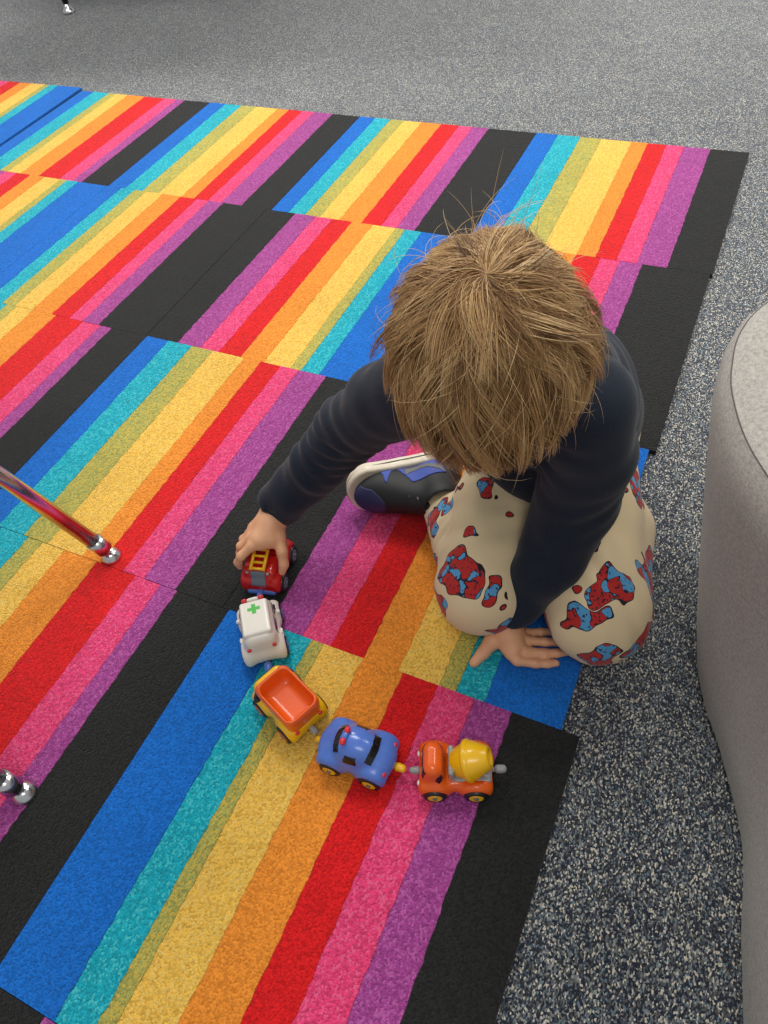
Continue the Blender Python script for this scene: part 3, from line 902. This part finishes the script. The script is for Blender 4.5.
# arms
f.chain([K(*shR), K(*elR), K(*wrR)], (.033, .028, .0190), .015)
f.chain([K(*shL), K(*elL), K(*wrL)], (.033, .028, .0190), .015)
# palms
f.chain([K(*wrL), K(-.1115, -1.408, 0.0285), K(-.0975, -1.4180, 0.0215)], (.0190, .0180, .0130), .008)
f.chain([K(-.1150, -1.405, 0.0285), K(-.1000, -1.4020, 0.0205)], (.0150, .0110), .008)
f.chain([K(-.1130, -1.412, 0.0285), K(-.0980, -1.4300, 0.0195)], (.0150, .0105), .008)
f.chain([K(*wrR), K(-.4710, -1.388, .083), K(-.4760, -1.4200, .0800)], (.0205, .0190, .0125), .008)
f.chain([K(-.4720, -1.395, .081), K(-.4600, -1.4120, .0755)], (.0170, .0125), .008)
f.chain([K(-.4730, -1.380, .084), K(-.4920, -1.4020, .0770)], (.0165, .0110), .008)
f.chain([K(-.4690, -1.386, .083), K(-.4700, -1.4220, .0790)], (.0165, .0115), .008)
fingers(f)
# legs
f.chain([K(*hipR), K(*knR)], (.060, .044), .02); f.chain([K(knR[0], knR[1], knR[2] - .005), K(*anR)], (.042, .026), .01)
f.chain([K(*hipL), K(*knL)], (.060, .044), .02); f.chain([K(knL[0], knL[1], knL[2] - .005), K(*anL)], (.042, .026), .01)
f.chain([K(*anR), K(-.345, -1.2275, .047)], (.026, .017), .01)
f.chain([K(*anL), K(*toeL)], (.026, .014), .01)
# head: skull, face, jaw, nose, lips, ears
f.ell(H(0, -.008, .002), (.0670, .0810, .0740), HR, .01)
f.ell(H(0, .026, -.030), (.0600, .0540, .0600), HR, .03)
f.ell(H(0, .045, -.078), (.030, .030, .022), HR, .03)          # chin
for s in (1, -1):
    f.ell(H(s * .032, .058, -.045), (.022, .018, .020), HR, .02)   # cheeks
    f.ell(H(s * .029, .0745, -.012), (.0145, .012, .009), HR, .008, 'cut')
    f.ell(H(s * .0735, -.010, -.024), (.006, .0150, .0230), HR, .006)
    f.ell(H(s * .0790, -.006, -.020), (.004, .0075, .0120), HR, .003, 'cut')
    f.ell(H(s * .006, .086, -.036), (.0062, .007, .0055), HR, .005)
f.chain([H(0, .076, -.010), H(0, .089, -.032)], (.006, .0085), .008)   # nose
f.ell(H(0, .0760, -.056), (.0150, .0070, .0042), HR, .004)
f.ell(H(0, .0750, -.0625), (.0130, .0075, .0045), HR, .004)
f.box(H(0, .083, -.0590), (.013, .006, .0008), .0006, HR, .001, 'cut')
f.ripple([((0, 0, 0), 0, 0, K(0, 0, 0), .01)])
body_o = f.build('body', M_skin, kid, 1)
for s in (1, -1):
    c = H(s * .029, .0650, -.012)
    ff = Field(np.array(c) - .016, np.array(c) + .016, .001); ff.ell(c, (.0110, .0110, .0110), None, 0)
    eo = ff.build('eye', M_eye, kid)
    c2 = H(s * .029, .0735, -.0135)
    ff = Field(np.array(c2) - .01, np.array(c2) + .01, .0007); ff.ell(c2, (.0054, .0030, .0054), HR, 0)
    ff.build('iris', M_iris, eo)
    # upper lid and brow
    g = MB(); g.tube([H(s * .016, .0735, -.010), H(s * .024, .0765, -.004), H(s * .033, .0755, -.0035), H(s * .043, .0690, -.010)], .0022, 8); g.build('eyelid', M_skin, eo)
    g = MB(); g.tube([H(s * .012, .0800, .006), H(s * .025, .0795, .011), H(s * .040, .0715, .010), H(s * .048, .0640, .005)], [.0022, .0028, .0022, .001], 8); g.build('eyebrow', M_scalp, kid)
# nails on the hand that rests on the rug
for tip, d in (((-.0400, -1.4172, 0.0100), (.0105, .0055, -.001)), ((-.0325, -1.3978, 0.0100), (.0115, .0065, -.001)), ((-.0375, -1.3823, 0.0098), (.0110, .006, -.001)), ((-.1412, -1.4575, 0.0110), (-.0075, -.016, -.006))):
    d = np.array(d); d /= np.linalg.norm(d); up = np.array([0, 0, 1.]); up -= d * (d @ up); up /= np.linalg.norm(up)
    sd_ = np.cross(up, d); c = np.array(K(*tip)) - d * .0035
    ff = Field(c - .009, c + .009, .0006); ff.ell(c, (.0046, .0034, .0011), [d, sd_, up], 0); ff.build('fingernail', M_nail, kid)

# ---- navy top
f = Field(K(-.535, -1.47, .03), K(.09, -.98, .50), .0030)
f.chain([K(pel[0] - .005, pel[1] - .005, pel[2]), K(*lum), K(*tho), K(c7[0], c7[1] + .005, c7[2] - .005)], (.090, .086, .088, .060), .03)
f.chain([K(-.185, -1.16, .17), K(-.195, -1.25, .30)], (.056, .062), .03)
f.chain([K(-.092, -1.14, .16), K(-.105, -1.255, .29)], (.064, .054), .03)
f.ell(K(-.120, -1.240, .178), (.085, .055, .052), None, .03)
f.chain([K(-.150, -1.185, .150), K(-.125, -1.195, .165)], (.074, .076), .03)
f.chain([K(-.095, -1.115, .165), K(-.100, -1.18, .22)], (.064, .058), .03)
f.cone(K(shR[0], shR[1] + .012, shR[2]), K(shL[0], shL[1] + .012, shL[2]), .052, .050, .03)
f.chain([K(*shR), K(-.296, -1.322, .305), K(*elR), K(-.411, -1.334, .165), K(-.466, -1.3610, .098)], (.053, .046, .0425, .037, .0330), .012)
f.chain([K(*shL), K(-.058, -1.306, .285), K(*elL), K(-.080, -1.345, .125), K(-.1135, -1.3865, .058)], (.051, .049, .047, .041, .0330), .012)
W_ = []
def folds(a, b, kk, amp, n=5, rad=.075, skew=(0, 0, 0)):
    a = np.array(K(*a)); b = np.array(K(*b)); d = (b - a) / np.linalg.norm(b - a)
    for i in range(n):
        t = (i + .5) / n; sk = rng.normal(0, .85, 3) + np.array(skew)
        W_.append((tuple((d + sk) * kk * rng.uniform(.7, 1.3)), amp * rng.uniform(.6, 1.2), rng.uniform(0, 6.28), tuple(a + (b - a) * t), rad))
folds(shR, elR, 80, .0038, 4); folds(elR, wrR, 85, .0030, 4, .08)
folds(shL, elL, 80, .0040, 4); folds(elL, wrL, 85, .0034, 4, .08)
folds(c7, pel, 70, .0055, 8, .13)
f.ripple(W_)
f.plane(K(*pel[:2], .100), (0, .15, -1), .006)                      # hem
n0 = np.array(K(-.140, -1.315, .385)); n1 = np.array(H(0, -.028, -.062)); nd = (n1 - n0) / np.linalg.norm(n1 - n0)
NK = n0 + nd * .030
f.chain([tuple(n0 - nd * .02), tuple(NK + nd * .012)], (.060, .0440), .025)
f.cone(tuple(NK + nd * .006), tuple(n1 + nd * .03), .0385, .045, .003, 'cut')   # neck opening
def cuff(el, wr, r):
    el = np.array(el); wr = np.array(wr); d = (wr - el) / np.linalg.norm(wr - el)
    c = wr - d * .002
    return d, c
for el, wr, r in ((elR, wrR, .0262), (elL, wrL, .0262)):
    d, c = cuff(el, wr, r)
    # cut the sleeve square at the wrist, then hollow it
    pt = np.array(K(*c)); lo = pt - .075; hi = pt + .075
    sl, (X, Y, Z) = f.sub(lo, hi)
    pl = (X - pt[0]) * d[0] + (Y - pt[1]) * d[1] + (Z - pt[2]) * d[2]
    f.f[sl] = np.maximum(f.f[sl], pl.astype(np.float32) * np.ones_like(f.f[sl]))
    f.cone(tuple(pt - d * .02), tuple(pt + d * .05), r * .93, r * 1.0, .003, 'cut')
f.build('shirt', M_navy, kid, 2)

# ---- printed pants
f = Field(K(-.335, -1.475, -.006), K(.110, -.98, .24), .0028)
f.cone(K(hipR[0] + .01, hipR[1] + .02, .118), K(hipL[0], hipL[1] + .02, .122), .084, .082, .02)
f.chain([K(hipR[0], hipR[1], .105), K(-.163, -1.26, .092), K(*knR)], (.074, .070, .061), .018)
f.chain([K(hipL[0] + .005, hipL[1], .110), K(-.058, -1.24, .092), K(*knL)], (.076, .070, .064), .018)
f.chain([K(knR[0] - .004, knR[1] + .01, .060), K(-.205, -1.30, .054), K(-.246, -1.262, .049)], (.054, .050, .040), .012)
f.chain([K(knL[0] + .008, knL[1] + .01, .060), K(-.022, -1.22, .054), K(-.080, -1.115, .050)], (.056, .052, .044), .012)
W_ = []
folds(hipR, knR, 75, .0055, 7, .10, (.9, 0, 0)); folds(hipL, knL, 75, .0055, 7, .10, (-.9, 0, 0))
folds(knR, anR, 120, .004, 4, .07); folds(knL, anL, 110, .004, 4, .08); folds((-.13, -1.2, .15), (-.1, -1.3, .1), 120, .003, 3, .09)
f.ripple(W_)
f.plane(K(0, 0, RUGTOP + .001), (0, 0, -1), .008)
f.build('pants', M_pants, kid, 2)

# ---- socks
g = MB(); g.tube([K(-.225, -1.292, .052), K(-.262, -1.248, .049), K(*anR)], [.032, .0315, .0300], 24); g.build('sock', M_sock, kid)
g = MB(); g.tube([K(-.080, -1.13, .052), K(*anL)], [.033, .032], 20); g.build('sock', M_sock, kid)

# ---- shoes
def shoe(origin, X, Z, collar=.090):
    """local: x to the toe, z up the foot, y to the medial side; returns an empty-free group under one upper mesh"""
    X = np.array(X, float); X /= np.linalg.norm(X); Z = np.array(Z, float); Z -= X * (X @ Z); Z /= np.linalg.norm(Z); Y = np.cross(Z, X)
    M = Matrix.Identity(4)
    for i in range(3): M[i][0] = X[i]; M[i][1] = Y[i]; M[i][2] = Z[i]; M[i][3] = K(*origin)[i]
    f = Field((-.09, -.05, .0), (.11, .05, .12), .0018)
    # upper
    f.ell((.048, 0, .029), (.040, .0300, .026), None, .012)
    f.ell((.010, 0, .036), (.050, .0290, .034), None, .02)
    f.ell((-.045, 0, .034), (.030, .0285, .036), None, .02)
    f.cone((-.034, 0, .05), (-.036, 0, collar), .0315, .0325, .02)
    f.cone((.045, 0, .036), (.002, 0, .068), .020, .022, .018)
    f.cone((-.034, 0, .062), (-.036, 0, .12), .0265, .0275, .004, 'cut')
    f.plane((0, 0, .012), (0, 0, -1), .002)
    V, F = f.mesh(); V = relax_mesh(V, F)
    up = mesh_from('shoe', V, F, M_leather, kid); up.matrix_local = M
    # sole
    f = Field((-.09, -.05, -.002), (.11, .05, .03), .0018)
    def sole_shape(grow, z0, z1):
        pts = [(-.050, .0), (.010, -.002), (.058, -.001)]; rr = [.0295, .0290, .0350]
        for i in range(2):
            f.cone((pts[i][0], pts[i][1], (z0 + z1) / 2), (pts[i + 1][0], pts[i + 1][1], (z0 + z1) / 2), rr[i] + grow, rr[i + 1] + grow, .004)
    sole_shape(.0050, 0, .02)
    f.plane((0, 0, .0235), (0, 0, 1), .003); f.plane((0, 0, .0005), (0, 0, -1), .003)
    f.build('sole', M_cream, up)
    g = MB()
    ring_ = []
    for t in range(64):
        a = 2 * math.pi * t / 64; cx, cy = math.cos(a), math.sin(a)
        if cx >= 0: p = (.058 + .0402 * cx, .0402 * cy)
        else: p = (-.050 + .0347 * cx, .0347 * cy)
        ring_.append((p[0], p[1], .0125))
    g.tube(ring_ + [ring_[0]], .0007, 5, cap=False); g.build('sole_stitching', M_shoegrey, up)
    # overlays
    def quarter(c, n): return (c[:, 2] > .020) & (c[:, 2] < .062) & (c[:, 0] < .018 - (c[:, 2] - .02) * .45) & (c[:, 0] > -.052) & (np.abs(n[:, 1]) > .12)
    for s_ in (1, -1): patch_obj('side_panel', V, F, lambda c, n: quarter(c, n) & (c[:, 1] * s_ > 0), .0010, M_suede, up)
    def toe(c, n): return (c[:, 0] > .046 + (c[:, 1] / .02) ** 2 * .012) & (c[:, 2] > .030) & (np.abs(c[:, 1]) < .022)
    patch_obj('toe_box', V, F, toe, .0008, M_navy_leather, up)
    def band(c, n): return (c[:, 0] > .021 + (c[:, 2] - .02) * .5) & (c[:, 0] < .041 - (c[:, 2] - .02) * .12) & (c[:, 2] > .024) & (c[:, 2] < .056) & (np.abs(n[:, 1]) > .3)
    for s_ in (1, -1): patch_obj('eyelet_stay', V, F, lambda c, n: band(c, n) & (c[:, 1] * s_ > 0), .0008, M_suede, up)
    def emblem(c, n):
        x = c[:, 0]; zz = c[:, 2]
        lo_ = .027 + ((x - .002) * .55) ** 2 * 26 ; hi_ = .040 + (x + .010) ** 2 * 14
        return (x > -.050) & (x < .007) & (zz > lo_) & (zz < hi_) & (np.abs(n[:, 1]) > .3)
    for s_ in (1, -1): patch_obj('curved_emblem', V, F, lambda c, n: emblem(c, n) & (c[:, 1] * s_ > 0), .0018, M_shoegrey, up)
    for i in range(5):
        x = .040 - i * .010; zt = .0612 + i * .0078
        g = MB(); g.tube([(x, -.017, zt - .006), (x - .002, -.008, zt + .0015), (x - .002, .008, zt + .0015), (x, .017, zt - .006)], .0022, 8); g.build('lace', M_black_rub, up)
    g = Field((-.03, -.03, .05), (.03, .03, .12), .0018); g.cone((.012, 0, .062), (-.012, 0, .098), .010, .012, 0, flat=((.8, 0, .6), 2.2)); g.build('tongue', M_leather, up)
    return up
Xr = np.array([-.81, -.585, -.03]); Zr = np.array([.57, -.78, .24])
shoe((-.340, -1.206, .0400), Xr, Zr)
shoe((-.100, -1.060, .100), (-.05, .98, -.25), (.0, -.25, -.97), .058)

# ---- hair: an under-layer and combed strands radiating from the crown whorl
f = Field(K(*(HC - .13)), K(*(HC + .13)), .003)
f.ell(H(0, -.010, .008), (.0683, .0817, .0758), HR, .01)
f.box(H(0, .075, -.075), (.07, .05, .065), .02, HR, .012, 'cut')
f.box(H(0, .0, -.115), (.12, .12, .065), .02, HR, .012, 'cut')
cap = f.build('hair', M_scalp, kid, 2)

WH = np.array([.11, -.61, .78]); WH /= np.linalg.norm(WH)       # whorl direction in head axes (x boy's right, y face, z up)
t1 = np.cross(WH, [1, 0, 0]); t1 /= np.linalg.norm(t1); t2 = np.cross(WH, t1)
AX = np.array([.0690, .0825, .0765]); CO = np.array([0, -.010, .008])
def on_dir(th, ph): return WH * math.cos(th) + (t1 * math.cos(ph) + t2 * math.sin(ph)) * math.sin(th)
downw = np.array([EX[2], EY[2], EZ[2]]) * -1                      # world down in head axes
NP_ = 9
SV = []; ST = []; SR = []
def strand(th0, ph0, L, lift, swirl, tint, rad, jit, stick=0.0):
    pts = []
    th = th0; ph = ph0
    step = L / (NP_ - 1)
    p = None
    for i in range(NP_):
        t = i / (NP_ - 1)
        d = on_dir(min(th, 2.16), ph)
        hgt = 1 + lift * (1 - (1 - t) ** 2.2) + stick * t
        q = CO + d * AX * hgt
        q = q + downw * (.010 * t * t * max(0, th - 1.35))
        if jit is not None: q = q + jit * t
        pts.append(q)
        rloc = np.linalg.norm(d * AX)
        th += step / rloc * (1 - .5 * stick); ph += swirl * step / max(.25, math.sin(th))
    return pts
NC = 700
cl = []
for i in range(NC + 170):
    th = math.acos(1 - (i + .5) / NC * 1.42) if i < NC else .01 + .5 * (i - NC) / 170
    ph = i * 2.39996 + rng.normal(0, .15)
    d = on_dir(th, ph)
    # hairline: keep the face, ears and nape clear
    if d[1] > .62 and d[2] < .28: continue
    if d[2] < -.42: continue
    if abs(d[0]) > .75 and d[2] < -.22 and d[1] > -.2: continue
    cl.append((th, ph, d))
for th, ph, d in cl:
    front = max(0, d[1]); side_ = abs(d[0])
    L0 = .056 + .024 * front + rng.normal(0, .003)
    if d[2] < .1: L0 *= .72
    back = min(1, max(0, -d[1] - .35) / .4)
    L0 = min(L0, max(.016, (2.04 + rng.normal(0, .03) - th) * .078)); L0 *= 1 - .35 * back
    lift0 = rng.uniform(.07, .18) * (1 - .75 * back)
    sw = rng.normal(4.0, 4.0) * (1 if rng.random() < .75 else -1)
    tnt = np.clip(rng.normal(.50, .20), 0, 1)
    cj = rng.normal(0, .0050, 3) * (1 - .5 * front)
    guide = np.array(strand(th, ph, L0, lift0, sw, 0, 0, cj))
    pull = np.linspace(0, 1, NP_)[:, None] ** .8 * rng.uniform(.55, .9)
    for k in range(28):
        a = rng.uniform(0, 6.28); rr = abs(rng.normal(0, .085))
        th_ = max(.005, th + rr * math.cos(a)); ph_ = ph + rr * math.sin(a) / max(.10, math.sin(th))
        L = L0 * rng.uniform(.85, 1.08)
        pts = np.array(strand(th_, ph_, L, lift0 * rng.uniform(.6, 1.1), sw + rng.normal(0, .8), 0, 0, cj + rng.normal(0, .002, 3)))
        pts = pts * (1 - pull) + guide * pull + rng.normal(0, .0014, 3) * np.linspace(0, 1, NP_)[:, None]
        SV.append(pts); ST.append(np.clip(tnt + rng.normal(0, .14), 0, 1)); SR.append(rng.uniform(.00022, .00040))
# flyaways at the crown
for k in range(48):
    ph = rng.uniform(0, 6.28); th = rng.uniform(.05, .55)
    SV.append(strand(th, ph, rng.uniform(.014, .034), .1, rng.normal(0, 8), 0, 0, rng.normal(0, .012, 3), rng.uniform(.15, .42)))
    ST.append(rng.uniform(.2, .9)); SR.append(.00022)
for k in range(260):
    ph = rng.uniform(0, 6.28); th = rng.uniform(.4, 1.6)
    d = on_dir(th, ph)
    if d[2] < -.1: continue
    SV.append(strand(th, ph, rng.uniform(.03, .06), rng.uniform(.15, .22), rng.normal(0, 10), 0, 0, rng.normal(0, .009, 3), rng.uniform(0, .06)))
    ST.append(rng.uniform(.5, 1)); SR.append(.00022)
A = np.array(SV)                                                   # strands x points x 3 (head axes)
Wd = HC + A[..., :1] * EX + A[..., 1:2] * EY + A[..., 2:3] * EZ - KO
Tn = np.gradient(Wd, axis=1); Tn /= np.linalg.norm(Tn, axis=2, keepdims=True) + 1e-9
ref = np.array([.31, .52, .79]); U = np.cross(Tn, ref); U /= np.linalg.norm(U, axis=2, keepdims=True); Vv = np.cross(Tn, U)
tt = np.linspace(0, 1, NP_)
taper = (1 - tt ** 3 * .85)
R_ = np.array(SR)[:, None] * taper[None, :]
rings = [Wd + R_[..., None] * (U * math.cos(a) + Vv * math.sin(a)) for a in (0, 2.0944, 4.18879)]
G = np.stack(rings, 2)                                             # S x NP x 3 x 3
S_ = len(A)
VV = G.reshape(-1, 3)
base = (np.arange(S_) * NP_ * 3)[:, None, None] + (np.arange(NP_ - 1) * 3)[None, :, None] + np.arange(3)[None, None, :]
nxt = (np.arange(3) + 1) % 3
b2 = (np.arange(S_) * NP_ * 3)[:, None, None] + (np.arange(NP_ - 1) * 3)[None, :, None] + nxt[None, None, :]
FF = np.stack([base, b2, b2 + 3, base + 3], -1).reshape(-1, 4)
ho = mesh_from('hair_strands', VV, FF, M_hair, cap)
at = ho.data.attributes.new('tint', 'FLOAT', 'POINT')
tv = np.repeat(np.array(ST), NP_ * 3) * 1.0
tv = np.clip(tv + np.tile(np.repeat((tt - .4) * .25, 3), S_), 0, 1)
at.data.foreach_set('value', tv.astype(np.float32))
ho['kind'] = 'stuff'
print('strands', S_)
